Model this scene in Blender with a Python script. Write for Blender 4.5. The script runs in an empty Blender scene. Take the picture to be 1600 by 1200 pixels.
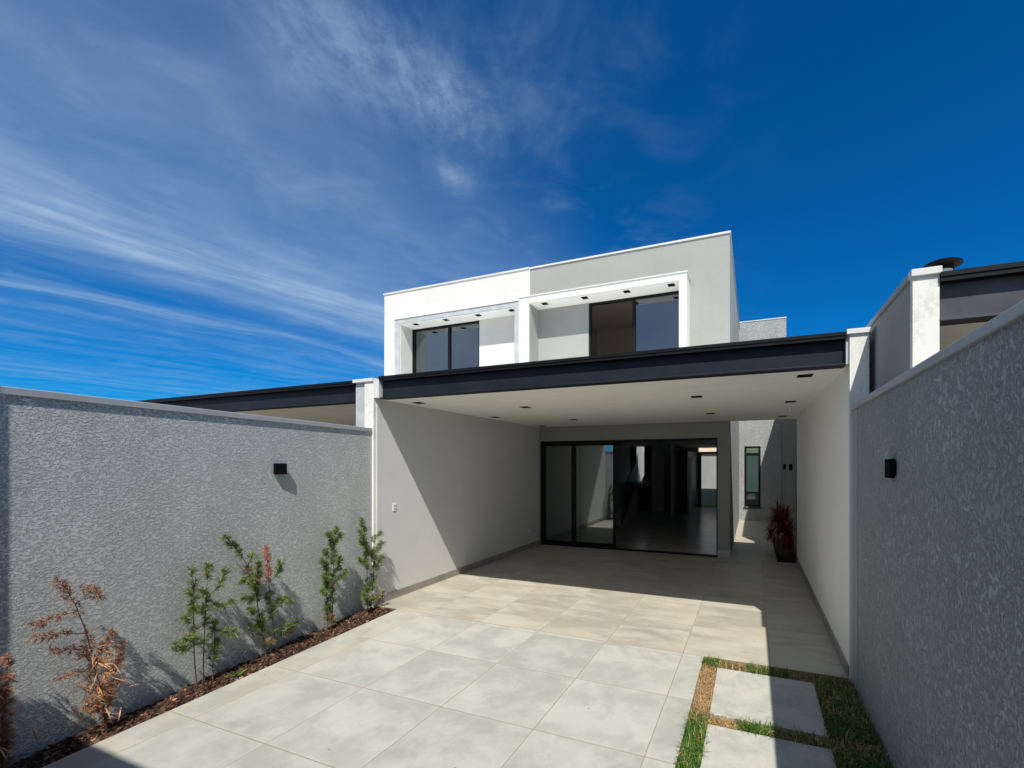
import bpy, math, random
from mathutils import Vector
R = math.radians
random.seed(7)

# ------------------------------------------------------------------ camera
scene = bpy.context.scene
CAM_H = 1.872
cam_d = bpy.data.cameras.new('camera')
cam = bpy.data.objects.new('camera', cam_d)
scene.collection.objects.link(cam)
scene.camera = cam
cam.location = (0, 0, CAM_H)
cam.rotation_euler = (R(90), 0, 0.3731)
cam_d.sensor_fit = 'HORIZONTAL'
cam_d.sensor_width = 36
cam_d.lens = 36 * 687.7 / 1600
cam_d.shift_x = -(907.2 - 800) / 1600
cam_d.shift_y = (726.5 - 600) / 1600
cam_d.clip_start = 0.05
cam_d.clip_end = 3000

# ------------------------------------------------------------------ exposure
scene.view_settings.view_transform = 'Standard'
scene.view_settings.look = 'None'
scene.view_settings.gamma = 1
scene.view_settings.exposure = 0.35
scene.cycles.max_bounces = 10
scene.cycles.diffuse_bounces = 5
scene.cycles.transparent_max_bounces = 24
scene.cycles.sample_clamp_indirect = 6

# ------------------------------------------------------------------ sun
LIGHT = Vector((-0.277, 0.655, -1.0))
sun_d = bpy.data.lights.new('sun', 'SUN')
sun = bpy.data.objects.new('sun', sun_d)
scene.collection.objects.link(sun)
sun_d.energy = 4.6
sun_d.angle = R(0.5)
sun_d.color = (1.0, 0.955, 0.88)
sun.rotation_euler = LIGHT.to_track_quat('-Z', 'Y').to_euler()
SUN_EL = math.atan2(1.0, math.hypot(0.277, 0.655))
SUN_AZ = math.atan2(0.277, -0.655)

# ------------------------------------------------------------------ node helper
class NT:
    def __init__(s, tree):
        s.t = tree; s.n = tree.nodes; s.l = tree.links
    def put(s, sock, v):
        if v is None: return
        if hasattr(v, 'is_output'): s.l.new(v, sock)
        elif isinstance(v, (tuple, list)) and len(v) == 3 and len(sock.default_value) == 4: sock.default_value = (*v, 1)
        else: sock.default_value = v
    def math(s, op, a, b=None, c=None, clamp=False):
        n = s.n.new('ShaderNodeMath'); n.operation = op; n.use_clamp = clamp
        s.put(n.inputs[0], a); s.put(n.inputs[1], b); s.put(n.inputs[2], c)
        return n.outputs[0]
    def vmath(s, op, a, b=None):
        n = s.n.new('ShaderNodeVectorMath'); n.operation = op
        s.put(n.inputs[0], a); s.put(n.inputs[1], b)
        return n.outputs[0]
    def sep(s, v):
        n = s.n.new('ShaderNodeSeparateXYZ'); s.l.new(v, n.inputs[0]); return n.outputs
    def comb(s, x, y, z=0.0):
        n = s.n.new('ShaderNodeCombineXYZ'); s.put(n.inputs[0], x); s.put(n.inputs[1], y); s.put(n.inputs[2], z); return n.outputs[0]
    def noise(s, v, scale, detail=2.0, rough=0.5, dist=0.0):
        n = s.n.new('ShaderNodeTexNoise'); s.put(n.inputs['Vector'], v)
        n.inputs['Scale'].default_value = scale; n.inputs['Detail'].default_value = detail
        n.inputs['Roughness'].default_value = rough; n.inputs['Distortion'].default_value = dist
        return n.outputs['Fac']
    def white(s, v):
        n = s.n.new('ShaderNodeTexWhiteNoise'); n.noise_dimensions = '3D'; s.put(n.inputs['Vector'], v); return n.outputs['Value']
    def ramp(s, f, a, b, lo=0.0, hi=1.0, smooth=True):
        n = s.n.new('ShaderNodeMapRange'); n.interpolation_type = 'SMOOTHSTEP' if smooth else 'LINEAR'
        s.put(n.inputs['Value'], f)
        for k, v in zip(('From Min', 'From Max', 'To Min', 'To Max'), (a, b, lo, hi)): s.put(n.inputs[k], v)
        return n.outputs['Result']
    def mix(s, f, a, b, mode='MIX'):
        n = s.n.new('ShaderNodeMix'); n.data_type = 'RGBA'; n.blend_type = mode
        s.put(n.inputs[0], f); s.put(n.inputs[6], a); s.put(n.inputs[7], b)
        return n.outputs[2]
    def gauss(s, x, c, w):
        d = s.math('DIVIDE', s.math('SUBTRACT', x, c), w)
        return s.math('EXPONENT', s.math('MULTIPLY', s.math('MULTIPLY', d, d), -1.0))
    def bump(s, h, strength, dist):
        n = s.n.new('ShaderNodeBump'); n.inputs['Strength'].default_value = strength
        n.inputs['Distance'].default_value = dist; s.l.new(h, n.inputs['Height']); return n.outputs[0]

# ------------------------------------------------------------------ sky
world = bpy.data.worlds.new('World')
scene.world = world
world.use_nodes = True
w = NT(world.node_tree)
w.n.clear()
wo = w.n.new('ShaderNodeOutputWorld'); bg = w.n.new('ShaderNodeBackground')
w.l.new(bg.outputs[0], wo.inputs[0])
bg.inputs['Strength'].default_value = 0.1
sky = w.n.new('ShaderNodeTexSky'); sky.sky_type = 'NISHITA'; sky.sun_disc = False
sky.sun_elevation = SUN_EL; sky.sun_rotation = SUN_AZ
sky.air_density = 1.0; sky.dust_density = 0.3; sky.ozone_density = 3.0; sky.altitude = 800
tc = w.n.new('ShaderNodeTexCoord')
dx, dy, dz = w.sep(tc.outputs['Generated'])
zc = w.math('MAXIMUM', dz, 0.06)
px = w.math('DIVIDE', dx, zc); py = w.math('DIVIDE', dy, zc)
P2 = w.comb(px, py)
SKY_TINT = (0.012, 0.46, 0.86)
base = w.mix(1.0, sky.outputs[0], SKY_TINT, 'MULTIPLY')
# slightly darker high up, as the polarised deep blue of the day
# cirrus laid out on a plane overhead
warp = w.noise(w.comb(w.math('MULTIPLY', px, 0.7), w.math('MULTIPLY', py, 0.45)), 1.0, 3.0)
q = w.math('ADD', w.math('SUBTRACT', px, w.math('MULTIPLY', py, 0.18)), w.math('MULTIPLY', w.math('SUBTRACT', warp, 0.5), 0.9))
streak = w.noise(w.comb(w.math('MULTIPLY', q, 3.2), w.math('MULTIPLY', py, 0.55)), 1.0, 5.0, 0.55)
streak = w.ramp(streak, 0.36, 0.72)
fine = w.ramp(w.noise(w.comb(w.math('MULTIPLY', q, 8.0), w.math('MULTIPLY', py, 1.9)), 1.0, 6.0, 0.68, 0.3), 0.25, 0.75)
b1 = w.gauss(q, -2.80, 0.42)
b2 = w.gauss(q, -4.05, 0.30)
b3 = w.gauss(q, -5.0, 0.35)
b4 = w.gauss(q, -7.4, 0.6)
bands = w.math('ADD', w.math('ADD', b1, w.math('MULTIPLY', b2, 0.60)), w.math('ADD', w.math('MULTIPLY', b3, 0.18), w.math('MULTIPLY', b4, 0.32)))
bands = w.math('MULTIPLY', bands, w.math('ADD', 0.38, w.math('MULTIPLY', streak, 0.80)))
bands = w.math('MULTIPLY', bands, w.math('ADD', 0.55, w.math('MULTIPLY', fine, 0.9)))
veil = w.math('MULTIPLY', w.ramp(px, -0.55, -1.5), w.ramp(px, -3.4, -2.2))
veil_n = w.ramp(w.noise(P2, 2.1, 6.0, 0.62, 0.5), 0.25, 0.75, 0.60, 1.0)
veil = w.math('MULTIPLY', w.math('MULTIPLY', veil, veil_n), 0.36)
veil_low = w.math('MULTIPLY', w.ramp(px, -2.4, -4.0), w.math('MULTIPLY', streak, 0.10))
# wispy torn patch overhead
def blob(cx, cy, rx, ry):
    return w.math('MULTIPLY', w.gauss(px, cx, rx), w.gauss(py, cy, ry))
wn = w.noise(w.comb(w.math('MULTIPLY', w.math('ADD', px, w.math('MULTIPLY', py, 0.55)), 9.0), w.math('MULTIPLY', w.math('SUBTRACT', py, w.math('MULTIPLY', px, 0.35)), 3.6)), 1.0, 7.0, 0.66, 0.25)
wn = w.ramp(w.math('ADD', w.math('MULTIPLY', wn, 0.62), w.math('MULTIPLY', w.noise(P2, 13.0, 6.0, 0.7, 0.35), 0.38)), 0.36, 0.68)
patch = w.math('ADD', w.math('ADD', blob(-0.93, 0.78, 0.17, 0.20), blob(-0.78, 1.00, 0.12, 0.17)), w.math('ADD', w.math('MULTIPLY', blob(-0.96, 1.26, 0.07, 0.09), 0.9), w.math('MULTIPLY', blob(-0.55, 1.0, 0.2, 0.25), 0.2)))
patch = w.math('ADD', patch, w.math('MULTIPLY', blob(-0.70, 1.54, 0.05, 0.05), 0.5))
patch = w.math('MULTIPLY', patch, w.math('ADD', 0.13, w.math('MULTIPLY', wn, 0.38)))
faint = w.math('MULTIPLY', w.math('MULTIPLY', w.ramp(px, 0.2, -0.7), w.ramp(w.noise(P2, 3.0, 5.0, 0.6, 0.6), 0.45, 0.8)), 0.14)
cl = w.math('ADD', w.math('ADD', w.math('MULTIPLY', bands, 0.54), veil), w.math('ADD', w.math('ADD', patch, faint), veil_low))
# unseen veil added behind the viewer, to grey reflections and neutralise ambient light
back = w.math('MULTIPLY', w.ramp(dy, 0.12, -0.35), w.ramp(w.noise(tc.outputs['Generated'], 2.2, 5.0, 0.6), 0.2, 0.75, 0.30, 0.62))
cl = w.math('MULTIPLY', cl, w.ramp(dz, 0.02, 0.12))
cl = w.math('MINIMUM', cl, 0.85)
CLOUD = (2.95, 4.2, 5.75)
skycol = w.mix(cl, base, CLOUD)
skycol = w.mix(w.math('MULTIPLY', back, w.ramp(dz, 0.0, 0.08)), skycol, (6.2, 6.9, 7.8))
w.l.new(skycol, bg.inputs['Color'])

# ------------------------------------------------------------------ materials
def mat(name, rough=0.7, spec=0.3, metal=0.0):
    m = bpy.data.materials.new(name); m.use_nodes = True
    k = NT(m.node_tree); b = k.n['Principled BSDF']
    b.inputs['Roughness'].default_value = rough
    b.inputs['Specular IOR Level'].default_value = spec
    b.inputs['Metallic'].default_value = metal
    k.b = b
    k.pos = k.n.new('ShaderNodeNewGeometry').outputs['Position']
    return m, k

def scaled(k, x, y, z):
    return k.vmath('MULTIPLY', k.pos, (x, y, z))

def plain(name, col, rough=0.6, spec=0.3, metal=0.0, mott=0.05, bump=0.0, bscale=200.0, mscale=1.4):
    m, k = mat(name, rough, spec, metal)
    n = k.noise(k.pos, mscale, 5.0, 0.6)
    lo = tuple(c * (1 - mott) for c in col); hi = tuple(min(1, c * (1 + mott)) for c in col)
    k.put(k.b.inputs['Base Color'], k.mix(k.ramp(n, 0.3, 0.7), lo, hi))
    if bump:
        k.put(k.b.inputs['Normal'], k.bump(k.noise(k.pos, bscale, 2.0), bump, 0.002))
    return m

def rough_plaster(name, col, scale=1.0, depth=0.006, contrast=0.16, stretch=(1, 1, 1.35), strength=1.0, patch=0.10, det=3.0, edge=(0.44, 0.55)):
    """trowelled texture: flat raised islands between rough recesses"""
    m, k = mat(name, 0.75, 0.25)
    v = scaled(k, *stretch)
    n1 = k.noise(v, 34.0 * scale, det, 0.55, 0.0)
    n2 = k.noise(v, 85.0 * scale, 3.0, 0.6, 0.0)
    big = k.noise(k.pos, 2.2, 3.0, 0.55)
    h = k.math('ADD', k.math('MULTIPLY', n1, 0.62), k.math('MULTIPLY', n2, 0.38))
    h = k.math('ADD', h, k.math('MULTIPLY', k.math('SUBTRACT', big, 0.5), patch))
    isl = k.ramp(h, *edge)
    hh = k.math('ADD', k.math('MULTIPLY', isl, 0.8), k.math('MULTIPLY', n2, 0.25))
    k.put(k.b.inputs['Normal'], k.bump(hh, strength, depth))
    c1 = tuple(c * (1 - contrast) for c in col); c2 = tuple(c * (1 + contrast) for c in col)
    cc = k.mix(isl, c1, c2)
    st = k.ramp(k.noise(scaled(k, 1.0, 1.0, 0.35), 1.6, 4.0, 0.6), 0.25, 0.75, 0.92, 1.06)
    cc = k.mix(1.0, cc, k.comb(st, st, st), 'MULTIPLY')
    k.put(k.b.inputs['Base Color'], cc)
    return m

def stained_paint(name, col, stain, amount, zlo, zhi, bump=0.35, bscale=130.0, ns=2.3):
    """painted render with grey grime patches between heights zlo and zhi"""
    m, k = mat(name, 0.75, 0.2)
    x, y, z = k.sep(k.pos)
    n = k.noise(scaled(k, 1.0, 1.0, 0.55), ns, 3.0, 0.6)
    f = k.noise(k.pos, 38.0, 4.0, 0.65)
    band = k.math('MULTIPLY', k.ramp(z, zlo, zlo + (zhi - zlo) * 0.35), k.ramp(z, zhi, zhi - (zhi - zlo) * 0.25))
    s = k.math('MULTIPLY', k.math('MULTIPLY', k.ramp(n, 0.40, 0.60), k.ramp(f, 0.36, 0.60)), band)
    mo = k.noise(k.pos, 1.2, 4.0)
    c0 = k.mix(k.ramp(mo, 0.3, 0.7), tuple(c * 0.965 for c in col), col)
    drip = k.ramp(k.noise(scaled(k, 7.0, 7.0, 0.35), 1.0, 4.0, 0.6), 0.48, 0.72, 0.0, 0.16)
    c0 = k.mix(k.math('MULTIPLY', drip, k.ramp(z, zlo - 1.5, zhi)), c0, stain)
    k.put(k.b.inputs['Base Color'], k.mix(k.math('MULTIPLY', s, amount), c0, stain))
    k.put(k.b.inputs['Normal'], k.bump(k.noise(k.pos, bscale, 3.0), bump, 0.002))
    return m

def tile_floor(name, ca, cb, joint, x0, y0, size=0.8, jw=0.0042, rough=0.55, warm=None, streak=(1, 1, 1), edge_dirt=False):
    m, k = mat(name, rough, 0.35)
    x, y, z = k.sep(k.pos)
    u = k.math('DIVIDE', k.math('SUBTRACT', x, x0), size); v = k.math('DIVIDE', k.math('SUBTRACT', y, y0), size)
    iu = k.math('FLOOR', u); iv = k.math('FLOOR', v)
    fu = k.math('SUBTRACT', u, iu); fv = k.math('SUBTRACT', v, iv)
    du = k.math('MINIMUM', fu, k.math('SUBTRACT', 1.0, fu)); dv = k.math('MINIMUM', fv, k.math('SUBTRACT', 1.0, fv))
    d = k.math('MULTIPLY', k.math('MINIMUM', du, dv), size)
    j = k.ramp(d, jw * 0.5, jw * 1.2, 1.0, 0.0)
    rnd = k.white(k.comb(iu, iv, 0.0)); rnd2 = k.white(k.comb(iu, iv, 5.0))
    off = k.comb(k.math('MULTIPLY', rnd, 37.0), k.math('MULTIPLY', rnd2, 23.0), k.math('MULTIPLY', rnd, 11.0))
    vv = k.vmath('ADD', k.vmath('MULTIPLY', k.pos, streak), off)
    n = k.noise(vv, 2.6, 7.0, 0.62, 0.35)
    n2 = k.noise(vv, 9.0, 6.0, 0.7, 0.8)
    n3 = k.noise(vv, 1.3, 6.0, 0.7, 0.2)
    f = k.math('ADD', k.math('MULTIPLY', k.ramp(n, 0.42, 0.58), 0.42), k.math('ADD', k.math('MULTIPLY', k.ramp(n2, 0.38, 0.62), 0.26), k.math('MULTIPLY', k.ramp(n3, 0.44, 0.56), 0.32)))
    f = k.math('ADD', f, k.math('MULTIPLY', k.math('SUBTRACT', rnd, 0.5), 0.45), clamp=True)
    c = k.mix(f, ca, cb)
    if warm:
        wn_ = k.noise(k.pos, 0.9, 4.0, 0.6)
        c = k.mix(k.ramp(wn_, 0.42, 0.72, 0.0, 0.75), c, warm)
    if edge_dirt:
        ed = k.math('MULTIPLY', k.ramp(x, -3.55, -4.25), k.ramp(k.noise(k.pos, 3.0, 5.0, 0.65), 0.35, 0.7))
        c = k.mix(k.math('MULTIPLY', ed, 0.6), c, (0.44, 0.38, 0.28))
    # faint dust along the joints, a few dark specks
    c = k.mix(k.ramp(d, 0.0, 0.035, 0.22, 0.0), c, tuple(q_ * 1.05 for q_ in cb))
    spk = k.ramp(k.noise(k.pos, 26.0, 0.0), 0.86, 0.90, 0.0, 0.7)
    c = k.mix(spk, c, (0.10, 0.09, 0.08))
    k.put(k.b.inputs['Base Color'], k.mix(j, c, joint))
    k.put(k.b.inputs['Normal'], k.bump(k.math('SUBTRACT', k.math('MULTIPLY', n2, 0.1 if rough > 0.3 else 0.0), j), 0.5, 0.002))
    rv = 0.09 if rough > 0.3 else 0.015
    k.put(k.b.inputs['Roughness'], k.ramp(n2, 0.3, 0.7, rough - rv, rough + rv))
    return m

def glass(name, tint, refl):
    m = bpy.data.materials.new(name); m.use_nodes = True
    k = NT(m.node_tree); k.n.clear()
    o = k.n.new('ShaderNodeOutputMaterial'); t = k.n.new('ShaderNodeBsdfTransparent'); g = k.n.new('ShaderNodeBsdfGlossy')
    t.inputs[0].default_value = (*tint, 1); g.inputs['Roughness'].default_value = 0.0
    g.inputs['Color'].default_value = (0.92, 0.97, 1, 1)
    lw = k.n.new('ShaderNodeLayerWeight'); lw.inputs['Blend'].default_value = 0.35
    f = k.math('ADD', refl, k.math('MULTIPLY', lw.outputs['Fresnel'], 0.6), clamp=True)
    mx = k.n.new('ShaderNodeMixShader'); k.l.new(f, mx.inputs[0]); k.l.new(t.outputs[0], mx.inputs[1]); k.l.new(g.outputs[0], mx.inputs[2])
    k.l.new(mx.outputs[0], o.inputs[0])
    return m

def vcol_mat(name, rough=0.6, spec=0.3, transl=0.0, gain=1.0):
    m, k = mat(name, rough, spec)
    a = k.n.new('ShaderNodeAttribute'); a.attribute_name = 'tone'
    c = a.outputs['Color']
    k.l.new(c, k.b.inputs['Base Color'])
    if transl:
        tr = k.n.new('ShaderNodeBsdfTranslucent'); k.l.new(c, tr.inputs[0])
        mx = k.n.new('ShaderNodeMixShader'); mx.inputs[0].default_value = transl
        o = k.n['Material Output']; k.l.new(k.b.outputs[0], mx.inputs[1]); k.l.new(tr.outputs[0], mx.inputs[2]); k.l.new(mx.outputs[0], o.inputs[0])
    return m

M = {}
M['garden'] = rough_plaster('garden_wall_plaster_lit', (0.555, 0.585, 0.57), 1.40, 0.009, 0.035, (1, 0.8, 1.4), 1.0, 0.07, 4.0, (0.42, 0.54))  # lit copy of the garden plaster, lightened to make up for grazing sun
M['garden_r'] = rough_plaster('garden_wall_plaster_shaded', (0.365, 0.40, 0.40), 0.95, 0.010, 0.10, (1, 1.2, 0.85), 1.0, 0.20, 4.0, (0.44, 0.58))  # shaded copy of the same plaster, shade put into its darker colour
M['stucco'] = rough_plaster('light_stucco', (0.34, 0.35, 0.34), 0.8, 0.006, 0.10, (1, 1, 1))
M['passage'] = rough_plaster('passage_plaster_shaded', (0.15, 0.16, 0.165), 0.8, 0.006, 0.10, (1, 1, 1))  # plaster darkened to stand in for the passage's deep shade
M['margin'] = plain('smooth_grey_margin', (0.30, 0.33, 0.36), 0.7, mott=0.05, bump=0.3)
M['coping'] = plain('grey_metal_coping', (0.40, 0.42, 0.43), 0.45, 0.4, mott=0.05)
M['coping_light'] = plain('light_coping', (0.62, 0.62, 0.60), 0.6, mott=0.04)
M['white'] = stained_paint('white_facade_paint', (0.74, 0.735, 0.67), (0.50, 0.51, 0.47), 0.7, 5.75, 6.62, 0.15)
M['pier_white'] = stained_paint('white_pier_paint', (0.74, 0.735, 0.67), (0.46, 0.47, 0.43), 0.5, 1.9, 3.4, 0.3, 130.0, 6.0)
M['facade'] = stained_paint('grey_facade_render', (0.335, 0.34, 0.315), (0.27, 0.275, 0.255), 0.35, 3.0, 6.6, 0.8, 90.0)
M['side'] = plain('grey_side_render', (0.36, 0.37, 0.355), 0.8, mott=0.06, bump=0.6, bscale=90)
M['dark_grey'] = plain('door_wall_grey_paint', (0.30, 0.30, 0.285), 0.75, mott=0.03, bump=0.2)
M['carport'] = plain('carport_wall_grey_paint', (0.60, 0.595, 0.57), 0.75, mott=0.025, bump=0.5, bscale=110)
M['cream'] = plain('carport_wall_cream_paint', (0.87, 0.87, 0.84), 0.75, mott=0.025, bump=0.4, bscale=110)
M['frame_grey'] = plain('recess_frame_grey', (0.42, 0.44, 0.45), 0.55, mott=0.12, bump=0.2, mscale=6)
M['recess_grey'] = plain('recess_grey_paint', (0.335, 0.34, 0.315), 0.75, mott=0.03, bump=0.5, bscale=90)
M['recess'] = plain('recess_wall_paint', (0.62, 0.61, 0.57), 0.75, mott=0.03, bump=0.5, bscale=90)
M['beam'] = plain('dark_slate_beam_paint', (0.010, 0.0135, 0.021), 0.55, 0.2, mott=0.25, mscale=3)
M['beam_grey'] = plain('weathered_slate_beam_paint', (0.065, 0.068, 0.078), 0.6, 0.15, mott=0.2, mscale=4)
M['black'] = plain('black_aluminium', (0.005, 0.005, 0.0055), 0.5, 0.2, mott=0.1)
M['lamp'] = plain('black_lamp_paint', (0.004, 0.004, 0.0045), 0.8, 0.1, mott=0.1)
M['plastic'] = plain('white_plastic', (0.80, 0.80, 0.76), 0.35, 0.5, mott=0.01)
M['slot'] = plain('grey_plastic', (0.35, 0.35, 0.34), 0.4, mott=0.01)
M['skirting'] = plain('taupe_skirting_tile', (0.27, 0.25, 0.225), 0.5, mott=0.15, mscale=3)
M['skirt_light'] = plain('light_skirting_tile', (0.42, 0.41, 0.38), 0.5, mott=0.1, mscale=3)
M['soil'] = plain('dark_soil', (0.045, 0.030, 0.022), 0.95, 0.1, mott=0.4, bump=1.0, bscale=60, mscale=12)
M['dry_soil'] = plain('dry_soil', (0.16, 0.11, 0.07), 0.95, 0.1, mott=0.35, bump=1.0, bscale=60, mscale=9)
M['ground'] = plain('earth', (0.16, 0.14, 0.10), 0.95, 0.1, mott=0.3, mscale=0.4)
M['inner'] = plain('interior_grey_paint', (0.58, 0.57, 0.53), 0.8, mott=0.03)
M['room'] = plain('upstairs_room_paint', (0.55, 0.47, 0.40), 0.8, mott=0.03)
M['inner_white'] = plain('interior_ceiling_paint', (0.80, 0.79, 0.76), 0.8, mott=0.03)
M['inner_dark'] = plain('interior_dark_joinery', (0.045, 0.042, 0.04), 0.5, mott=0.1)
M['tread'] = plain('stone_tread', (0.42, 0.40, 0.37), 0.5, mott=0.1, mscale=4)
M['board'] = plain('warm_painted_boards', (0.75, 0.62, 0.45), 0.7, mott=0.05)
M['driveway'] = tile_floor('concrete_look_tiles', (0.318, 0.322, 0.287), (0.432, 0.430, 0.384), (0.29, 0.235, 0.155), -0.648, 1.98, rough=0.6, edge_dirt=True)
M['carport_floor'] = tile_floor('dusty_beige_tiles', (0.31, 0.29, 0.235), (0.455, 0.43, 0.355), (0.28, 0.22, 0.13), -0.648, 4.45, rough=0.5, warm=(0.40, 0.35, 0.26), streak=(0.5, 1.4, 1))
M['inner_floor'] = tile_floor('polished_beige_tiles', (0.36, 0.33, 0.29), (0.48, 0.45, 0.40), (0.2, 0.18, 0.15), -0.648, 4.45, rough=0.24, streak=(0.4, 1.6, 1))
M['glass'] = glass('reflective_door_glass', (0.55, 0.60, 0.58), 0.16)
M['glass_up'] = glass('tinted_window_glass', (0.42, 0.44, 0.44), 0.13)
M['glass_dim'] = glass('dim_window_glass', (0.42, 0.52, 0.50), 0.06)
M['glass_rail'] = glass('clear_green_glass', (0.70, 0.82, 0.80), 0.06)
M['leaf'] = vcol_mat('leaves', 0.5, 0.35, 0.25)
M['bark'] = vcol_mat('bark', 0.85, 0.2)
M['chips'] = vcol_mat('bark_chips', 0.8, 0.25)
M['blade'] = vcol_mat('grass_blades', 0.55, 0.3, 0.2)

# soffit: painted slab with a few hairline shutter marks
m_, k_ = mat('carport_soffit_paint', 0.8, 0.2)
x_, y_, z_ = k_.sep(k_.pos)
wv = k_.noise(scaled(k_, 1, 1, 1), 3.0, 5.0, 0.6, 0.6)
ln = k_.math('ABSOLUTE', k_.math('SUBTRACT', k_.math('FRACT', k_.math('ADD', k_.math('MULTIPLY', y_, 0.85), k_.math('MULTIPLY', wv, 0.22))), 0.5))
ln = k_.math('MULTIPLY', k_.ramp(ln, 0.0, 0.012, 1.0, 0.0), k_.ramp(k_.noise(k_.pos, 1.1, 2.0), 0.45, 0.6))
so = k_.mix(k_.ramp(wv, 0.3, 0.7), (0.88, 0.88, 0.855), (0.93, 0.93, 0.905))
k_.put(k_.b.inputs['Base Color'], k_.mix(k_.math('MULTIPLY', ln, 0.45), so, (0.58, 0.50, 0.38)))
k_.put(k_.b.inputs['Normal'], k_.bump(k_.noise(k_.pos, 110.0, 3.0), 0.5, 0.002))
M['soffit'] = m_

# ------------------------------------------------------------------ mesh helpers
class MB:
    def __init__(s): s.v = []; s.f = []; s.c = []
    def box(s, x0, x1, y0, y1, z0, z1):
        i = len(s.v)
        s.v += [(x0, y0, z0), (x1, y0, z0), (x1, y1, z0), (x0, y1, z0), (x0, y0, z1), (x1, y0, z1), (x1, y1, z1), (x0, y1, z1)]
        s.f += [(i, i+3, i+2, i+1), (i+4, i+5, i+6, i+7), (i, i+1, i+5, i+4), (i+1, i+2, i+6, i+5), (i+2, i+3, i+7, i+6), (i+3, i, i+4, i+7)]
        return s
    def prism(s, pts, z0, z1):
        """vertical prism of a counter-clockwise polygon"""
        i = len(s.v); n = len(pts)
        tz = z1 if isinstance(z1, (list, tuple)) else [z1] * n
        s.v += [(x, y, z0) for x, y in pts] + [(p[0], p[1], tz[a]) for a, p in enumerate(pts)]
        s.f.append(tuple(i + n - 1 - a for a in range(n))); s.f.append(tuple(i + n + a for a in range(n)))
        for a in range(n):
            b = (a + 1) % n; s.f.append((i + a, i + b, i + n + b, i + n + a))
        return s
    def extr(s, prof, x0, x1):
        """profile in y,z swept along x"""
        i = len(s.v); n = len(prof)
        s.v += [(x0, y, z) for y, z in prof] + [(x1, y, z) for y, z in prof]
        s.f.append(tuple(range(i, i + n))); s.f.append(tuple(i + 2 * n - 1 - a for a in range(n)))
        for a in range(n):
            b = (a + 1) % n; s.f.append((i + a, i + n + a, i + n + b, i + b))
        return s
    def tube(s, pts, radii, sides=6, col=None):
        rings = []
        for a, p in enumerate(pts):
            p = Vector(p)
            d = (Vector(pts[min(a + 1, len(pts) - 1)]) - Vector(pts[max(a - 1, 0)])).normalized()
            u = d.orthogonal().normalized(); v = d.cross(u)
            i = len(s.v); rings.append(i)
            for k in range(sides):
                t = 2 * math.pi * k / sides
                s.v.append(tuple(p + (u * math.cos(t) + v * math.sin(t)) * radii[a]))
        for a in range(len(rings) - 1):
            for k in range(sides):
                k2 = (k + 1) % sides
                s.f.append((rings[a] + k, rings[a] + k2, rings[a + 1] + k2, rings[a + 1] + k)); s.c.append(col)
        for r, rev in ((rings[0], True), (rings[-1], False)):
            f = tuple(r + k for k in range(sides)); s.f.append(f[::-1] if rev else f); s.c.append(col)
    def lathe(s, cx, cy, prof, sides=32):
        n = len(prof); i = len(s.v)
        for r, z in prof:
            for k in range(sides):
                t = 2 * math.pi * k / sides; s.v.append((cx + r * math.cos(t), cy + r * math.sin(t), z))
        for a in range(n - 1):
            for k in range(sides):
                k2 = (k + 1) % sides; s.f.append((i + a*sides + k, i + a*sides + k2, i + (a+1)*sides + k2, i + (a+1)*sides + k))
        s.f.append(tuple(i + k for k in range(sides))[::-1]); s.f.append(tuple(i + (n-1)*sides + k for k in range(sides)))
    def build(s, name, material, parent=None, bevel=0.0, smooth=False):
        me = bpy.data.meshes.new(name); me.from_pydata(s.v, [], s.f); me.update()
        if s.c:
            ca = me.color_attributes.new('tone', 'FLOAT_COLOR', 'CORNER')
            buf = []
            for p in me.polygons:
                c = s.c[p.index]; buf += [c[0], c[1], c[2], 1.0] * p.loop_total
            ca.data.foreach_set('color', buf)
        if smooth:
            for p in me.polygons: p.use_smooth = True
        me.materials.append(M[material])
        o = bpy.data.objects.new(name, me); scene.collection.objects.link(o)
        if bevel:
            b = o.modifiers.new('bevel', 'BEVEL'); b.width = bevel; b.segments = 2; b.limit_method = 'ANGLE'
        if parent is not None:
            o.parent = parent; o.matrix_parent_inverse = parent.matrix_world.inverted()
        return o

def box(name, material, b, parent=None, bevel=0.0):
    m = MB()
    for q_ in (b if isinstance(b[0], (tuple, list)) else [b]): m.box(*q_)
    return m.build(name, material, parent, bevel)

def tag(o, label, cat, group=None, kind=None):
    if label: o['label'] = label
    if cat: o['category'] = cat
    if group: o['group'] = group
    if kind: o['kind'] = kind
    return o

def structure(o, label=None):
    o['kind'] = 'structure'
    if label: o['label'] = label
    return o

def thing(name, loc, label, cat, group=None):
    o = bpy.data.objects.new(name, None); scene.collection.objects.link(o); o.location = loc
    o.empty_display_size = 0.2
    bpy.context.view_layer.update()
    return tag(o, label, cat, group)

def link_copy(o, parent=None):
    c = o.copy(); scene.collection.objects.link(c)
    if parent is not None: c.parent = parent
    for ch in list(o.children): link_copy(ch, c)
    return c

# ================================================================== SETTING
# ground sheet to the horizon
structure(box('ground', 'ground', (-400, 400, -400, 400, -0.4, -0.12)))

def left_wall_x(y, off=0.0): return -4.73 + (4.45 - y) * 0.12 + off
def paving_x(y): return -4.30 + (4.45 - y) * 0.065

# driveway slab of large tiles; its left edge borders the planting bed, its right edge the grass joints
mb = MB()
mb.prism([(paving_x(-1.0), -1.0), (-0.45, -1.0), (-0.45, 4.446), (paving_x(4.45), 4.446)], -0.09, 0.0)
structure(mb.build('driveway', 'driveway'), 'pale concrete look tiled driveway in full sun')
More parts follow.
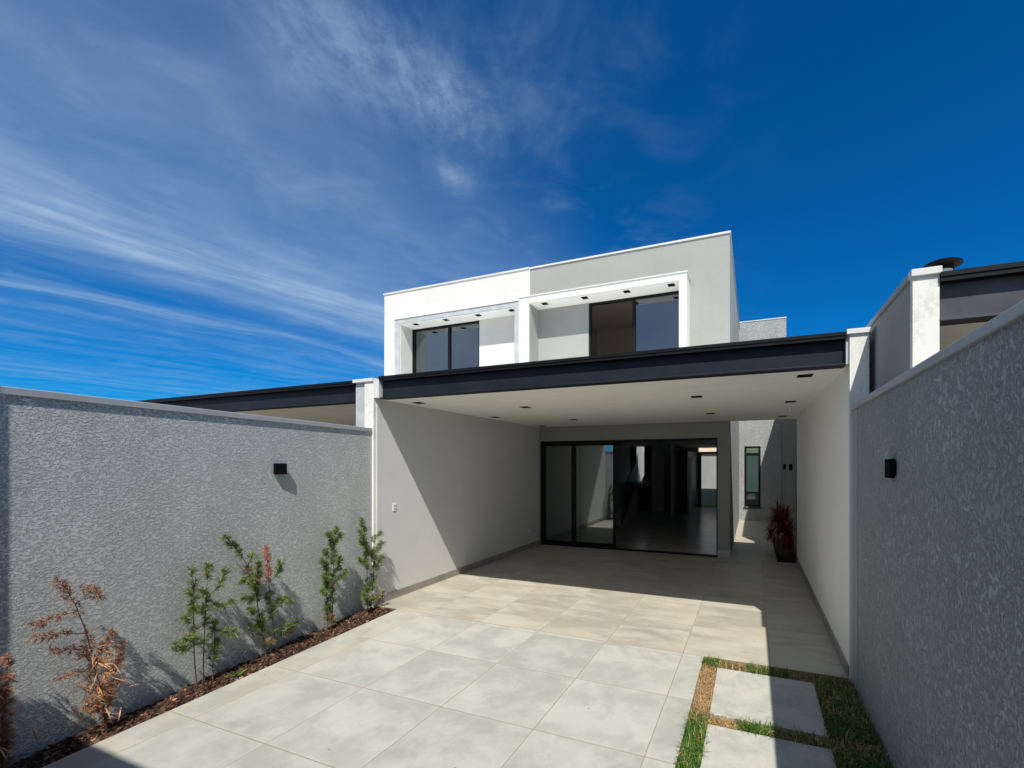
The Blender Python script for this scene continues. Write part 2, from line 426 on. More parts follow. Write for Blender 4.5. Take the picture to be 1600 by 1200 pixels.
# carport floor, kept clear of the soil bed at its far right; it runs on into the side passage
structure(box('carport_floor', 'carport_floor', [(-4.69, 0.79, 4.45, 9.30, -0.09, 0.0), (-0.43, 0.44, 9.30, 15.9, -0.09, 0.0), (0.44, 0.87, 12.6, 15.9, -0.09, 0.0)]))
structure(box('interior_floor', 'inner_floor', (-4.69, -0.58, 9.30, 20.0, -0.09, 0.0)))
structure(box('room_floor', 'inner_floor', (-0.43, 1.0, 15.9, 20.0, -0.09, 0.0)))
mb = MB(); mb.prism([(left_wall_x(-1) - .02, -1.0), (paving_x(-1.0), -1.0), (paving_x(4.45), 4.446), (left_wall_x(4.45) - .02, 4.446)], -0.11, -0.035)
structure(mb.build('planting_bed_soil', 'soil'))
structure(box('lawn_soil', 'dry_soil', (-0.45, 0.86, -1.0, 4.446, -0.11, -0.045)))
structure(box('planter_soil', 'soil', (0.44, 0.87, 9.30, 12.6, -0.11, -0.05)))
m_, k_ = mat('far_lawn', 0.9, 0.1)
k_.put(k_.b.inputs['Base Color'], k_.mix(k_.noise(k_.pos, 18.0, 4.0), (0.03, 0.09, 0.01), (0.10, 0.20, 0.03)))
M['far_lawn'] = m_
structure(box('backyard_lawn', 'far_lawn', (-6.0, 3.0, 20.0, 21.4, -0.11, 0.0)))

# ================================================================== GARDEN WALLS
gw = thing('garden_wall', (-4.5, 2.0, 0), 'long grey textured garden wall behind the row of young shrubs, grey coping on top', 'wall')
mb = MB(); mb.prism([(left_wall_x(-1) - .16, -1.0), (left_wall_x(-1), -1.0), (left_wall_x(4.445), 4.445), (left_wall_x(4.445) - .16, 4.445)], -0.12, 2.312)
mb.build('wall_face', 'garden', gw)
mb = MB(); mb.prism([(left_wall_x(-1) - .18, -1.0), (left_wall_x(-1) + .013, -1.0), (left_wall_x(4.442) + .013, 4.442), (left_wall_x(4.442) - .18, 4.442)], 2.312, 2.362)
mb.build('coping', 'coping', gw, bevel=0.004)
gw = thing('garden_wall', (0.88, 2.0, 0), 'shaded grey textured garden wall beside the lawn strip and stepping stones', 'wall')
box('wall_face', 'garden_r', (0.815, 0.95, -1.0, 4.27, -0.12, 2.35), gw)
box('margin', 'margin', (0.812, 0.95, 4.27, 4.445, -0.12, 2.35), gw)
box('coping', 'coping', (0.795, 0.965, -1.0, 4.442, 2.35, 2.395), gw, 0.004)
# street-side wall and gate post behind the photographer
gt = thing('street_wall', (-1.8, -1.1, 0), 'tall pale street wall closing the front yard behind the viewer', 'wall')
box('wall_face', 'side', (-4.3, 0.80, -1.15, -1.0, -0.12, 3.90), gt)
box('gate_post', 'side', (-4.34, -4.15, 0.58, 0.80, -0.12, 3.3), gt)

# ================================================================== HOUSE
def window(name, parent, x0, x1, z0, z1, y, mull, gl, t=0.05, fr='black', open_left=False):
    """two-light aluminium window in the plane y: frame with a mullion, panes behind it"""
    f = box(name, fr, [(x0, x1, y, y + .06, z1 - t, z1), (x0, x1, y, y + .06, z0, z0 + t), (x0, x0 + t, y, y + .06, z0 + t, z1 - t),
                       (x1 - t * .6, x1, y, y + .06, z0 + t, z1 - t), (mull - t * .6, mull + t * .6, y - .012, y + .06, z0 + t, z1 - t)], parent)
    if not open_left: box('pane', gl, (x0 + t, mull - t * .6, y + .028, y + .034, z0 + t, z1 - t), f)
    box('pane', gl, (mull + t * .6, x1 - t * .6, y + .018, y + .024, z0 + t, z1 - t), f)
    return f

_dl = None
def downlight(x, y, z, parent, s=0.115):
    """square black recessed downlight"""
    global _dl
    h = s / 2
    if _dl is None:
        m = MB()
        r = 0.055; t = 0.018
        m.box(-h0, h0, -h0, -h0 + t, -0.006, 0.0); m.box(-h0, h0, h0 - t, h0, -0.006, 0.0)
        m.box(-h0, -h0 + t, -h0 + t, h0 - t, -0.006, 0.0); m.box(h0 - t, h0, -h0 + t, h0 - t, -0.006, 0.0)
        m.box(-h0 + t, h0 - t, -h0 + t, h0 - t, -0.002, 0.0)
        _dl = m.build('downlight', 'lamp')
        o = _dl
    else:
        o = _dl.copy(); scene.collection.objects.link(o)
    o.location = (x, y, z - 0.0005); o.parent = parent
    return o
h0 = 0.068

def i_beam(name, parent, x0, x1, y, z0, z1, m='beam'):
    """steel fascia: projecting cap flashing, web, lower flange lip"""
    b = MB()
    b.box(x0, x1, y + .015, y + .06, z0 + .018, z1 - .060)
    b.box(x0, x1, y - .035, y + .10, z0, z0 + .018)
    o = b.build(name, m, parent, 0.003)
    box('cap_flashing', 'black', [(x0, x1, y - .055, y + .12, z1 - .030, z1), (x0, x1, y - .048, y + .10, z1 - .060, z1 - .030)], o)
    return o

house = thing('house', (-2.5, 9.3, 0), 'grey two storey house with white framed upstairs window above an open carport', 'house')
# carport side walls, their white street-side piers
cw = box('carport_wall', 'carport', (-4.86, -4.69, 4.50, 9.30, -0.09, 2.985), house)
cw['label'] = 'light grey carport side wall crossed by the roof shadow'
box('skirting', 'skirting', (-4.69, -4.675, 4.52, 9.30, 0.0, 0.105), cw)
sw = MB(); sw.box(-4.69, -4.683, 4.77, 4.835, 1.225, 1.335)
s_ = sw.build('switch_plate', 'plastic', cw, 0.003)
for zz in (1.29, 1.247): box('switch_key', 'slot', (-4.683, -4.681, 4.785, 4.82, zz, zz + .018), s_)
s_ = box('switch_plate', 'plastic', (-4.69, -4.683, 8.75, 8.86, 0.355, 0.43), cw, 0.003)
pr = box('pier', 'pier_white', (-4.86, -4.70, 4.45, 4.50, -0.09, 2.985), house)
# rounded render nib between the pier and the beam end
mb = MB(); i = 0
prof = [(-4.70, 2.765), (-4.612, 2.765), (-4.612, 2.955)] + [(-4.612 - .06 * (1 - math.cos(a)), 2.955 + .06 * math.sin(a)) for a in (0.3, 0.7, 1.1, 1.5)] + [(-4.70, 3.015)]
n = len(prof)
mb.v = [(x, 4.452, z) for x, z in prof] + [(x, 4.56, z) for x, z in prof]
mb.f = [tuple(range(n)), tuple(2 * n - 1 - a for a in range(n))] + [(a, n + a, n + (a + 1) % n, (a + 1) % n) for a in range(n)]
mb.build('pier_nib', 'coping_light', pr)
box('pier_cap', 'coping_light', (-4.875, -4.70, 4.43, 4.62, 2.985, 3.03), pr, 0.004)
rw = box('carport_wall', 'cream', (0.79, 0.945, 4.50, 9.40, -0.09, 2.985), house)
rw['label'] = 'cream carport side wall in shade'
box('skirting', 'skirting', (0.775, 0.79, 4.47, 9.40, 0.0, 0.105), rw)
pr = box('pier', 'pier_white', (0.79, 0.935, 4.45, 4.50, -0.09, 3.015), house)
box('pier_cap', 'coping_light', (0.765, 0.955, 4.43, 4.62, 3.015, 3.06), pr, 0.004)
box('beam_rest', 'coping', (0.765, 0.79, 4.47, 4.60, 2.76, 3.015), pr)
i_beam('carport_beam', house, -4.612, 0.765, 4.50, 2.752, 3.045)
rf = box('carport_roof', 'soffit', (-4.69, 0.79, 4.60, 9.40, 2.758, 2.982), house)
for x, y in [(-4.43, 5.0), (-4.43, 7.0), (-4.46, 9.0), (-3.24, 5.96), (-3.26, 7.96), (-0.68, 5.86), (-0.68, 7.86), (0.48, 4.87), (0.49, 6.80), (0.50, 8.78)]:
    downlight(x, y, 2.758, rf)
mb = MB(); mb.lathe(0.505, 7.28, [(0.035, 2.757), (0.035, 2.742), (0.016, 2.735), (0.013, 2.700), (0.006, 2.69)], 14); mb.box(0.50, 0.515, 7.275, 7.285, 2.66, 2.70)
mb.build('ceiling_hook', 'plastic', rf)

# door wall and the big sliding door
dw = box('door_wall', 'dark_grey', [(-4.69, -0.665, 9.30, 9.45, 2.425, 2.756), (-0.665, -0.43, 9.30, 9.45, 0.0, 2.756), (-4.69, -4.665, 9.30, 9.45, 0.0, 2.425)], house)
box('skirting', 'skirt_light', [(-0.665, -0.418, 9.288, 9.30, 0.0, 0.15), (-0.43, -0.418, 9.30, 9.45, 0.0, 0.15)], dw)
sd = box('sliding_door', 'black', [(-4.665, -0.665, 9.325, 9.43, 2.38, 2.425), (-4.665, -0.665, 9.325, 9.43, -0.005, 0.028), (-4.665, -4.60, 9.325, 9.43, 0.028, 2.38), (-0.69, -0.665, 9.325, 9.43, 0.028, 2.38)], house)
def leaf(x0, x1, y, st=0.065):
    f = box('door_leaf', 'black', [(x0, x1, y, y + .03, 2.31, 2.38), (x0, x1, y, y + .03, 0.03, 0.115), (x0, x0 + st, y, y + .03, 0.115, 2.31), (x1 - st, x1, y, y + .03, 0.115, 2.31)], sd)
    box('pane', 'glass', (x0 + st, x1 - st, y + .012, y + .018, 0.115, 2.31), f)
leaf(-4.62, -3.795, 9.328, 0.085)
leaf(-3.88, -2.83, 9.362)
leaf(-3.72, -2.84, 9.396)

# ---------------- upper floor, right half (this house)
up = box('upper_wall', 'facade', [
    (-4.92, -4.76, 9.30, 9.45, 2.985, 6.52), (-1.355, -0.43, 9.30, 9.45, 2.985, 6.52),
    (-4.76, -1.355, 9.30, 9.45, 5.55, 6.52), (-4.76, -1.355, 9.30, 9.45, 2.985, 3.40)], house)
sdw = box('side_wall', 'side', [(-0.58, -0.43, 9.45, 15.9, -0.09, 6.52), (-0.58, -0.43, 15.9, 20.0, -0.09, 2.90)], house)
box('upper_roof', 'room', (-4.92, -0.58, 9.45, 15.9, 6.25, 6.48), house)
box('upper_floor', 'inner_white', [(-4.69, -0.58, 9.45, 17.7, 2.62, 2.90), (-3.55, -0.58, 17.7, 20.0, 2.62, 2.90)], house)
box('rear_wall', 'room', [(-4.92, -0.58, 15.75, 15.9, 2.90, 6.25), (-4.75, -0.58, 13.6, 13.75, 2.90, 6.25)], house)
box('party_wall', 'inner', [(-4.92, -4.75, 9.45, 15.75, 2.985, 6.25), (-4.86, -4.69, 9.30, 20.5, -0.09, 2.90)], house)
box('roof_coping', 'coping_light', [(-4.93, -0.41, 9.275, 9.50, 6.52, 6.555), (-0.60, -0.41, 9.50, 15.9, 6.52, 6.555)], house)
# projecting white frame round the window
wf = box('window_surround', 'white', [(-4.99, -4.74, 8.87, 9.268, 3.40, 5.55), (-1.37, -1.215, 8.87, 9.298, 3.40, 5.55), (-4.99, -1.215, 8.87, 9.266, 5.55, 5.69), (-4.99, -1.215, 8.87, 9.266, 3.26, 3.40)], house)
box('surround_coping', 'coping_light', (-5.0, -1.195, 8.85, 9.29, 5.69, 5.712), wf)
box('recess_lining', 'soffit', [(-4.74, -1.37, 8.89, 9.40, 5.535, 5.548)], wf)
box('recess_wall', 'recess_grey', (-4.74, -3.46, 9.33, 9.44, 3.40, 5.535), wf)
box('reveal', 'recess_grey', (-4.74, -4.725, 8.90, 9.33, 3.40, 5.535), wf)
for x in (-4.40, -3.43, -2.48, -1.545): downlight(x, 9.01, 5.535, wf)
window('window', house, -3.46, -1.36, 3.42, 5.535, 9.36, -2.41, 'glass_up', 0.055, open_left=True)
box('window_sill', 'coping_light', (-3.46, -1.36, 9.34, 9.44, 3.40, 3.42), house)

# block at the rear of the side passage
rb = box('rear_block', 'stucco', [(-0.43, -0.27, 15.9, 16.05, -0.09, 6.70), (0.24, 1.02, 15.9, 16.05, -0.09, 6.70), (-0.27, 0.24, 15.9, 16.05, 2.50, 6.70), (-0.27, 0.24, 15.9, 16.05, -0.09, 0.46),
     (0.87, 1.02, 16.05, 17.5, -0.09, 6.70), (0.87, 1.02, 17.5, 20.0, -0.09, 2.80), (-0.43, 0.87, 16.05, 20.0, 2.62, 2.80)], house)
box('block_coping', 'coping_light', (-0.43, 1.03, 15.885, 16.07, 6.70, 6.73), rb)
wn_ = box('window', 'black', [(-0.27, 0.24, 15.93, 15.99, 2.44, 2.50), (-0.27, 0.24, 15.93, 15.99, 0.46, 0.53), (-0.27, -0.20, 15.93, 15.99, 0.53, 2.44), (0.17, 0.24, 15.93, 15.99, 0.53, 2.44)], house)
box('pane', 'glass_dim', (-0.20, 0.17, 15.955, 15.96, 0.53, 2.44), wn_)
box('sill', 'inner_dark', (-0.30, 0.27, 15.87, 15.93, 0.41, 0.455), wn_)

# ---------------- inside: partitions, stair, back door
iw = box('partition', 'inner', [(-3.80, -3.30, 17.6, 17.75, 0.0, 2.62), (-3.45, -3.30, 17.75, 20.0, 0.0, 2.62), (-2.85, -2.72, 16.4, 16.55, 0.0, 2.62),
     (-4.69, -2.24, 20.0, 20.15, 2.45, 2.62), (-3.30, -2.24, 20.0, 20.15, 0.0, 2.45)], house)
def slab_xz(name, material, polys, y0, y1, parent):
    m = MB()
    for p in polys:
        i = len(m.v); n = len(p)
        m.v += [(x, y0, z) for x, z in p] + [(x, y1, z) for x, z in p]
        m.f += [tuple(i + a for a in range(n)), tuple(i + 2 * n - 1 - a for a in range(n))]
        m.f += [(i + a, i + n + a, i + n + (a + 1) % n, i + (a + 1) % n) for a in range(n)]
    return m.build(name, material, parent)
slab_xz('stair_partition', 'inner_dark', [[(-4.69, 0), (-3.80, 0), (-3.80, 2.62), (-4.12, 2.62), (-4.12, 1.46), (-4.53, 0.57), (-4.69, 1.2)],
        [(-4.69, 1.5), (-4.46, 1.99), (-4.46, 2.62), (-4.69, 2.62)]], 17.62, 17.74, house)
box('back_door_frame', 'black', [(-2.24, -2.12, 19.98, 20.10, 0.0, 2.45), (-2.12, -0.60, 19.98, 20.10, 2.36, 2.45)], house)
cb = box('cupboard', 'inner_dark', [(-2.72, -2.30, 17.0, 19.9, 0.0, 2.40)], house)
box('inner_door', 'carport', (-2.30, -2.28, 17.3, 18.1, 0.0, 2.2), house)
st = thing('staircase', (-4.2, 13.0, 0), 'stone staircase with glass guard seen through the sliding door', 'staircase')
for i in range(7):
    y = 13.0 + i * 0.30; z = (i + 1) * 0.175
    box('step', 'tread', (-4.68, -3.76, y, y + 0.297, 0.0, z), st, 0.004)
box('landing', 'tread', (-4.68, -3.76, 15.10, 17.3, 1.05, 1.225), st)
gr_ = MB()
gr_.v = [(-3.755, 13.0, 0.02), (-3.755, 15.1, 1.24), (-3.755, 13.0, 1.05), (-3.755, 15.1, 2.27), (-3.745, 13.0, 0.02), (-3.745, 15.1, 1.24), (-3.745, 13.0, 1.05), (-3.745, 15.1, 2.27)]
gr_.f = [(0, 2, 3, 1), (4, 5, 7, 6), (0, 4, 6, 2), (2, 6, 7, 3), (3, 7, 5, 1), (0, 1, 5, 4)]
gr_.build('glass_guard', 'glass_rail', st)

# rear yard wall seen through the back door
bw = thing('yard_wall', (-2, 21.5, 0), 'sunlit pale wall at the far end, seen through the open back door', 'wall')
box('wall_face', 'stucco', (-6, 3, 21.4, 21.55, -0.12, 2.35), bw)
box('coping', 'inner_dark', (-6, 3, 21.36, 21.58, 2.35, 2.42), bw)
lw = thing('light_well_wall', (-4.1, 20.5, 0), 'sunlit pale wall glimpsed through the gap behind the staircase', 'wall')
box('wall_face', 'stucco', (-4.69, -3.45, 20.4, 20.5, -0.09, 2.9), lw)
fh = box('rear_house', 'board', (-7, 4, 26.0, 30.0, -0.12, 3.6)); tag(fh, 'warm cream building strip above the far yard wall', 'building')

# ================================================================== NEIGHBOUR HOUSE, LEFT (white twin)
nl = thing('house', (-7.2, 9.3, 0), 'white walled twin house on the left with a recessed upstairs window', 'house')
up = box('upper_wall', 'white', [
    (-9.40, -9.06, 9.27, 9.45, 2.985, 6.52), (-5.16, -4.922, 9.27, 9.45, 2.985, 6.52),
    (-9.06, -5.16, 9.27, 9.45, 5.81, 6.52), (-9.06, -5.16, 9.27, 9.45, 2.985, 3.30)], nl)
box('body_wall', 'side', [(-9.40, -9.20, 9.45, 15.9, 2.6, 6.52), (-9.20, -4.93, 15.75, 15.9, 2.9, 6.25), (-9.40, -4.93, 9.45, 15.9, 6.25, 6.48), (-9.2, -4.93, 13.6, 13.75, 2.9, 6.25)], nl)
box('upper_floor', 'inner_white', (-9.40, -4.93, 9.45, 15.9, 2.62, 2.90), nl)
box('roof_coping', 'coping_light', (-9.42, -4.93, 9.245, 9.50, 6.52, 6.555), nl)
box('recess_frame', 'frame_grey', [(-9.06, -8.89, 9.29, 9.75, 3.40, 5.68), (-5.35, -5.16, 9.29, 9.75, 3.40, 5.68), (-9.06, -5.16, 9.29, 9.44, 5.68, 5.80), (-9.06, -5.16, 9.29, 9.75, 3.30, 3.40)], nl)
rs = box('recess_ceiling', 'soffit', (-8.89, -5.35, 9.30, 9.80, 5.66, 5.675), nl)
for x in (-8.45, -7.46, -6.47, -5.50): downlight(x, 9.42, 5.66, rs, 0.11)
box('recess_wall', 'recess', (-6.66, -5.35, 9.75, 9.86, 3.40, 5.66), nl)
box('reveal', 'recess', (-8.89, -8.872, 9.31, 9.75, 3.40, 5.66), nl)
window('window', nl, -8.86, -6.66, 3.40, 5.66, 9.77, -7.63, 'glass_up', 0.06)
box('window_head', 'recess', (-8.89, -5.35, 9.80, 9.86, 5.675, 5.80), nl)
box('carport_wall', 'carport', (-5.03, -4.862, 4.50, 9.30, -0.09, 2.985), nl)
pr = box('pier', 'frame_grey', (-5.05, -4.862, 4.48, 4.50, -0.09, 2.985), nl)
box('pier_cap', 'coping_light', (-5.07, -4.877, 4.44, 4.62, 2.985, 3.03), pr, 0.004)
i_beam('carport_beam', nl, -10.4, -5.05, 4.50, 2.73, 3.022)
box('carport_roof', 'soffit', (-10.4, -5.03, 4.60, 9.27, 2.738, 2.98), nl)
box('carport_far_wall', 'cream', (-10.4, -10.2, 4.60, 9.27, -0.09, 2.738), nl)
box('ground_wall', 'carport', (-10.2, -5.03, 9.3, 9.45, -0.09, 2.62), nl)

# ================================================================== NEIGHBOUR HOUSE, RIGHT
nr = thing('house', (1.1, 3.5, 0), 'neighbouring house on the right showing its stained white pier and dark beam above the wall', 'house')
mb = MB(); mb.prism([(0.985, 3.54), (1.12, 3.54), (1.12, 9.4), (0.985, 9.4)], -0.09, [3.105, 3.105, 3.085, 3.085])
mb.build('carport_wall', 'dark_grey', nr)
mb = MB(); mb.prism([(0.968, 3.54), (1.135, 3.54), (1.135, 9.4), (0.968, 9.4)], 3.107, [3.15, 3.15, 3.13, 3.13])
mb.build('wall_coping', 'margin', nr)
pr = box('pier', 'pier_white', (0.978, 1.122, 3.49, 3.54, -0.09, 3.105), nr)
box('pier_cap', 'coping_light', (0.966, 1.132, 3.47, 3.54, 3.105, 3.152), pr, 0.004)
box('wall_flashing', 'coping', (0.937, 0.983, 4.64, 9.4, 2.3, 3.05), nr)
i_beam('carport_beam', nr, 1.122, 6.5, 3.52, 2.80, 3.11, 'beam_grey')
box('carport_roof', 'soffit', (1.12, 6.5, 3.64, 9.4, 2.808, 3.03), nr)
box('carport_far_wall', 'cream', (6.3, 6.5, 3.64, 9.4, -0.09, 2.808), nr)
box('ground_wall', 'carport', (1.12, 6.3, 9.25, 9.4, -0.09, 2.808), nr)
# tall boundary wall along the side passage
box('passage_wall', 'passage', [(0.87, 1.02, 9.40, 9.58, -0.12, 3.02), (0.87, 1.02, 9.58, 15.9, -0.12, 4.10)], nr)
# mushroom chimney cowl
ch = MB()
ch.lathe(1.56, 4.8, [(0.075, 3.03), (0.075, 3.585)], 24)
cw_ = ch.build('chimney', 'frame_grey', nr)
ch = MB(); ch.lathe(1.56, 4.8, [(0.085, 3.585), (0.085, 3.625), (0.145, 3.632), (0.146, 3.642), (0.12, 3.660), (0.08, 3.674), (0.03, 3.68)], 32)
ch.build('chimney_cowl', 'lamp', cw_)

# ================================================================== LAMPS
def cube_lamp(x, y, z, wy, h, d, side, label, group=None):
    """black square up-down wall lamp: back plate, body with glass strips"""
    t = thing('wall_lamp', (x, y, z), label, 'wall lamp', group)
    s = side
    a = (x, x + s * .008) if s > 0 else (x + s * .008, x)
    b = (x + s * .008, x + s * d) if s > 0 else (x + s * d, x + s * .008)
    box('back_plate', 'lamp', (*a, y - wy * .4, y + wy * .4, z - h * .4, z + h * .4), t)
    box('body', 'lamp', (*b, y - wy / 2, y + wy / 2, z - h / 2, z + h / 2), t, 0.003)
    e = 0.012
    g = (b[0] + e, b[1] - e)
    box('lens', 'slot', (*g, y - wy / 2 + e, y + wy / 2 - e, z - h / 2 - .002, z - h / 2), t)
    box('lens', 'slot', (*g, y - wy / 2 + e, y + wy / 2 - e, z + h / 2, z + h / 2 + .002), t)
    return t
cube_lamp(left_wall_x(3.10) + .004, 3.10, 1.832, 0.125, 0.112, 0.036, 1, 'square black wall lamp on the sunlit textured wall above the shrubs')
cube_lamp(0.813, 3.245, 1.85, 0.112, 0.118, 0.036, -1, 'square black wall lamp on the shaded textured wall')
cube_lamp(0.868, 11.5, 1.82, 0.10, 0.15, 0.07, -1, 'slim dark wall lamp in the side passage, the one nearer the carport')
cube_lamp(0.868, 13.7, 1.82, 0.10, 0.15, 0.07, -1, 'slim dark wall lamp in the side passage, the one nearer the tall rear window')

# ================================================================== STEPPING STONES
STONES = [(3.445, 4.25, 'pale square stepping stone nearest the carport floor, half in shade'), (2.50, 3.30, 'pale square stepping stone second from the carport floor'), (1.55, 2.36, 'pale square stepping stone third from the carport floor'), (0.60, 1.41, 'pale square stepping stone fourth from the carport floor')]
m_, k_ = mat('stone_slab', 0.6, 0.3)
f_ = k_.noise(k_.pos, 3.2, 7.0, 0.62, 0.4); g_ = k_.noise(k_.pos, 11.0, 6.0, 0.7, 0.8)
ff = k_.math('ADD', k_.math('MULTIPLY', k_.ramp(f_, 0.40, 0.58), 0.6), k_.math('MULTIPLY', k_.ramp(g_, 0.38, 0.62), 0.4))
k_.put(k_.b.inputs['Base Color'], k_.mix(ff, (0.345, 0.35, 0.31), (0.45, 0.445, 0.395)))
k_.put(k_.b.inputs['Normal'], k_.bump(g_, 0.2, 0.001))
M['stone'] = m_
for y0, y1, lb in STONES:
    o = box('stepping_stone', 'stone', (-0.305, 0.485, y0, y1, -0.045, 0.0), None, 0.004)
    tag(o, lb, 'stepping stone', 'stepping stones in the grass strip')

# ================================================================== GRASS
rg = random.Random(3)
def lerp3(a, b, t): return tuple(a[i] + (b[i] - a[i]) * t for i in range(3))
def in_stone(x, y):
    return -0.300 < x < 0.480 and any(y0 + .005 < y < y1 - .005 for y0, y1, _ in STONES)
mb = MB()
def hsh(x, y):
    return 0.5 + 0.25 * (math.sin(x * 9.1 + math.sin(y * 5.3) * 1.7) + math.sin(y * 7.7 + x * 4.0 + 1.3))
cnt = 0
while cnt < 34000:
    x = rg.uniform(-0.445, 0.805); y = rg.uniform(0.7, 4.44)
    if in_stone(x, y): continue
    if rg.random() > (1.25 - y / 6.0) + .25: continue
    left = x < -0.30
    dry = 0.07 + 0.40 * hsh(x, y)**4
    dens = 1.0
    if left and 4.28 < y: dry = 0.05
    if left and 3.42 < y < 4.28: dry = 0.97; dens = 0.75
    if y > 4.24 and x > -0.28: dry = 0.65 if x < -0.05 or x > 0.3 else 0.15; dens = 0.5 if x < -0.05 else 0.75
    if x > 0.48 and y > 3.75: dry = 0.35; dens = 0.6
    elif x > 0.48: dry *= .5
    if 3.29 < y < 3.46 and -0.30 < x < -0.10: dry = 0.85
    if 3.29 < y < 3.46 and x > 0.15: dry = 0.5; dens = 0.6
    if rg.random() > dens: continue
    cnt += 1
    L = rg.uniform(0.028, 0.078) * (0.75 if dry > 0.6 else 1.0)
    if rg.random() < 0.05: L *= 1.5
    a = rg.uniform(0, 6.283); lean = rg.uniform(0.2, 1.3) if dry < 0.7 else rg.uniform(0.6, 1.8)
    wd = rg.uniform(0.0014, 0.0030)
    ca, sa = math.cos(a), math.sin(a); z0 = -0.045
    if rg.random() < dry: c = lerp3((0.36, 0.20, 0.09), (0.66, 0.47, 0.24), rg.random())
    else: c = lerp3((0.030, 0.085, 0.012), (0.17, 0.30, 0.055), rg.random() ** 1.4)
    i = len(mb.v)
    hx, hy = -sa * wd, ca * wd
    mx_, my_, mz_ = x + ca * L * lean * .3, y + sa * L * lean * .3, z0 + .012 + L * .6
    tx, ty, tz = x + ca * L * lean * .9, y + sa * L * lean * .9, z0 + .012 + L * max(.35, 1.05 - lean * .4)
    mb.v += [(x - hx, y - hy, z0), (x + hx, y + hy, z0), (mx_ + hx * .8, my_ + hy * .8, mz_), (mx_ - hx * .8, my_ - hy * .8, mz_), (tx, ty, tz)]
    mb.f += [(i, i + 1, i + 2, i + 3), (i + 3, i + 2, i + 4)]; mb.c += [c, c]
g = mb.build('grass', 'blade'); tag(g, 'patchy green and dry brown grass in the joints round the stepping stones', None, None, 'stuff')

# ================================================================== BARK MULCH
mb = MB(); rc = random.Random(5)
for n_ in range(7500):
    y = rc.uniform(0.3, 4.43); a0 = left_wall_x(y, .01); a1 = paving_x(y) - .012
    x = rc.uniform(a0, a1)
    L = rc.uniform(.010, .030); W_ = L * rc.uniform(.3, .6); T = rc.uniform(.002, .005)
    yaw = rc.uniform(0, 6.283); pit = rc.gauss(0, .35); rol = rc.gauss(0, .35)
    z = -0.03 + rc.random() * .028 + .012 * math.sin(y * 9 + x * 13)
    from_c = lerp3((0.022, 0.012, 0.009), (0.165, 0.085, 0.050), rc.random() ** 1.6)
    if rc.random() < .04: from_c = (0.36, 0.22, 0.13)
    cy_, sy_ = math.cos(yaw), math.sin(yaw)
    i = len(mb.v)
    for sx, s2, sz in ((-1, -.6, 1), (.7, -1, 1), (1, .5, 1), (-.6, 1, 1), (-1, -.6, -1), (.7, -1, -1), (1, .5, -1), (-.6, 1, -1)):
        lx, ly = sx * L / 1.6, s2 * W_; lz = sz * T + lx * pit + ly * rol
        mb.v.append((x + lx * cy_ - ly * sy_, y + lx * sy_ + ly * cy_, z + lz))
    mb.f += [(i, i+1, i+2, i+3), (i, i+4, i+5, i+1), (i+1, i+5, i+6, i+2), (i+2, i+6, i+7, i+3), (i+3, i+7, i+4, i)]
    mb.c += [from_c] * 5
mu = mb.build('bark_mulch', 'chips'); tag(mu, 'dark brown bark chip mulch along the foot of the wall', None, None, 'stuff')

